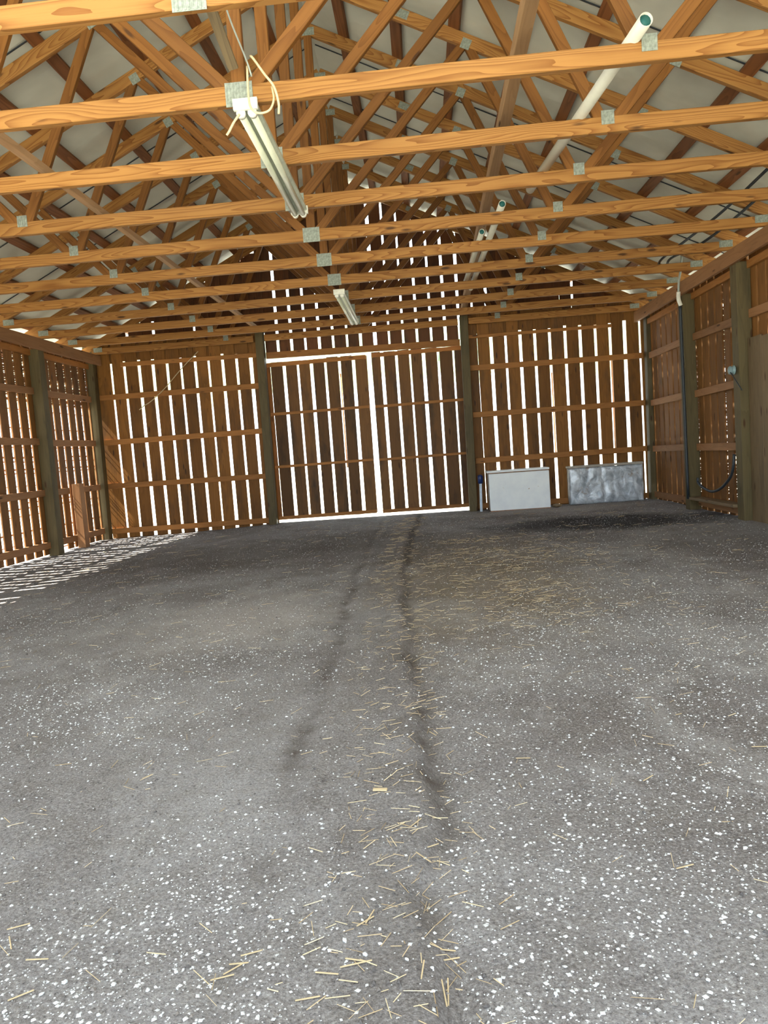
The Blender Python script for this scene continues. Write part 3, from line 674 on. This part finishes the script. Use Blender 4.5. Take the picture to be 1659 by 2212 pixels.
tag(ins, 'round bluish insulator with a wire tail on the third right post', 'insulator')
tag(tube('hanging_hose', curve_pts([(3.66, 7.84, 0.36), (3.655, 7.82, 0.31), (3.65, 7.67, 0.262), (3.65, 7.44, 0.235), (3.65, 7.2, 0.29), (3.65, 7.0, 0.40), (3.65, 6.93, 0.50), (3.655, 6.915, 0.62)]), 0.014, 'black'), 'black hose sagging in a loop low on the right wall between two posts', 'hose')
tag(tube('dry_vine', curve_pts([(-2.24, 9.70, 2.43), (-2.5, 9.70, 2.21), (-2.76, 9.71, 1.965), (-2.98, 9.71, 1.80), (-3.06, 9.71, 1.76), (-3.14, 9.71, 1.705)]), 0.006, 'straw', n=5), 'thin dry vine stem slanting across planks of the left rear bay', 'vine')

# ------------------------------------------------------------------ things on the floor by the back wall
bxr = empty('white_box', (1.95, 9.5, 0.0))
def box(name, x0, x1, y0, y1, z0, z1, mat, parent, bev=0.004, sub=0):
    bm = bmesh.new(); bmesh.ops.create_cube(bm, size=1)
    for v in bm.verts: v.co = Vector(((v.co.x) * (x1 - x0), (v.co.y) * (y1 - y0), (v.co.z) * (z1 - z0)))
    if bev: bmesh.ops.bevel(bm, geom=bm.edges[:], offset=bev, segments=2, affect='EDGES')
    me = bpy.data.meshes.new(name); bm.to_mesh(me); bm.free(); me.materials.append(M[mat])
    return link(name, me, None, parent, Matrix.Translation(((x0 + x1) / 2, (y0 + y1) / 2, (z0 + z1) / 2)))
box('box_body', 1.565, 2.345, 9.405, 9.66, 0.004, 0.50, 'box_side', bxr)
box('front_panel', 1.562, 2.348, 9.392, 9.405, 0.008, 0.492, 'white_paint', bxr, 0.003)
box('edge_strip', 1.555, 2.352, 9.385, 9.67, 0.498, 0.508, 'box_edge', bxr, 0.002)
box('edge_strip', 1.562, 2.348, 9.390, 9.404, -0.01, 0.008, 'box_edge', bxr, 0.001)
box('lid', 1.54, 2.352, 9.38, 9.68, 0.508, 0.532, 'white_paint', bxr, 0.004)
tag(bxr, 'white painted wooden box with rust scuffs and a brown-edged lid', 'box')
fb = empty('foil_box', (3.12, 9.66, 0))
def foil_mesh(x0, x1, y0, y1, z0, z1):
    bm = bmesh.new(); nx, nz = 44, 24; vs = {}
    for i in range(nx + 1):
        for j in range(nz + 1):
            x = x0 + (x1 - x0) * i / nx; z = z0 + (z1 - z0) * j / nz; e = min(i, nx - i, j * 1.5, (nz - j) * 1.5) / 4.0
            d = 0.016 * noise.noise(Vector((x * 5, z * 5, 0))) + 0.010 * noise.noise(Vector((x * 14, z * 10, 3))) - 0.012 * min(1, e)
            if abs(x - 3.08 - .02 * math.sin(z * 12)) < 0.02: d += 0.012
            vs[i, j] = bm.verts.new((x + 0.006 * noise.noise(Vector((z * 9, x, 1))), y0 + 0.012 + d, z + 0.008 * noise.noise(Vector((x * 6, z, 2)))))
    for i in range(nx):
        for j in range(nz): bm.faces.new((vs[i, j], vs[i + 1, j], vs[i + 1, j + 1], vs[i, j + 1]))
    bk = {}
    ring = [(i, 0) for i in range(nx)] + [(nx, j) for j in range(nz)] + [(i, nz) for i in range(nx, 0, -1)] + [(0, j) for j in range(nz, 0, -1)]
    for r in ring: c = vs[r].co; bk[r] = bm.verts.new((c.x, y1, c.z))
    for a, b_ in zip(ring, ring[1:] + ring[:1]): bm.faces.new((vs[a], bk[a], bk[b_], vs[b_]))
    bm.faces.new([bk[r] for r in ring])
    bmesh.ops.recalc_face_normals(bm, faces=bm.faces)
    me = bpy.data.meshes.new('foil_wrap'); bm.to_mesh(me); bm.free(); me.materials.append(M['foil'])
    for p in me.polygons: p.use_smooth = True
    return me
link('foil_wrap', foil_mesh(2.64, 3.60, 9.55, 9.70, 0.004, 0.485), None, fb)
box('top_board', 2.625, 3.605, 9.545, 9.71, 0.488, 0.515, 'box_side', fb, 0.004)
tag(fb, 'low box wrapped in crumpled silver foil standing in the right corner', 'box')
pr = empty('blue_capped_rod', (1.455, 9.50, 0))
member('rod', (1.450, 9.53, -0.01), (1.462, 9.53, 0.385), 0.028, 0.034, 'white_pole', pr)
lathe('rod_cap', [(0.37, 0.022), (0.375, 0.034), (0.47, 0.036), (0.485, 0.026), (0.49, 0.01)], 'blue', pr, (1.462, 9.53, 0), 'Z', 14)
tag(pr, 'white rod with a dark blue cap leaning by the right door post', 'rod')
vs, fs = rock_template(1, 99)
ch = link('wood_chunk', mesh_from('wood_chunk', [Vector((v.x * .085, v.y * .05, v.z * .03)) for v in vs], fs, 'grey_panel'), None, None, Matrix.Translation((2.44, 9.45, 0.018)))
tag(ch, 'broken brown wood chunk on the dirt right of the white box', 'wood scrap')
x, y = fxy(822, 1716)
member_o = member('wood_chip', (x - .018, y, fz(x, y) + .004), (x + .018, y - .004, fz(x, y) + .004), 0.012, 0.004, 'straw', floor)

# ------------------------------------------------------------------ trees far outside
def crown(cx, cy, cz, r, seed):
    rr = random.Random(seed); bm = bmesh.new(); bmesh.ops.create_icosphere(bm, subdivisions=3, radius=1)
    for v in bm.verts:
        k_ = 1 + 0.3 * noise.noise(v.co * 2.3 + Vector((seed, 0, 0))) + 0.12 * noise.noise(v.co * 7)
        v.co = Vector((cx + v.co.x * r * k_, cy + v.co.y * r * k_, cz + v.co.z * r * .95 * k_))
    me = bpy.data.meshes.new('crown'); bm.to_mesh(me); bm.free(); me.materials.append(M['leaf']); return me
tl = empty('tree_row', (0, 62, -0.14)); tl['kind'] = 'stuff'; tl['label'] = 'row of green trees far behind the barn, glimpsed through the gaps'; tl['category'] = 'trees'
for i in range(13):
    x = -36 + i * 6 + rnd.uniform(-1, 1); r = rnd.uniform(2.6, 3.3)
    link('crown', crown(x, 62 + rnd.uniform(-3, 3), 9.4, r, i), None, tl)
    tube('trunk', [(x, 62, -0.2), (x, 62, 8.0)], 0.06, 'purlin', tl, 8)
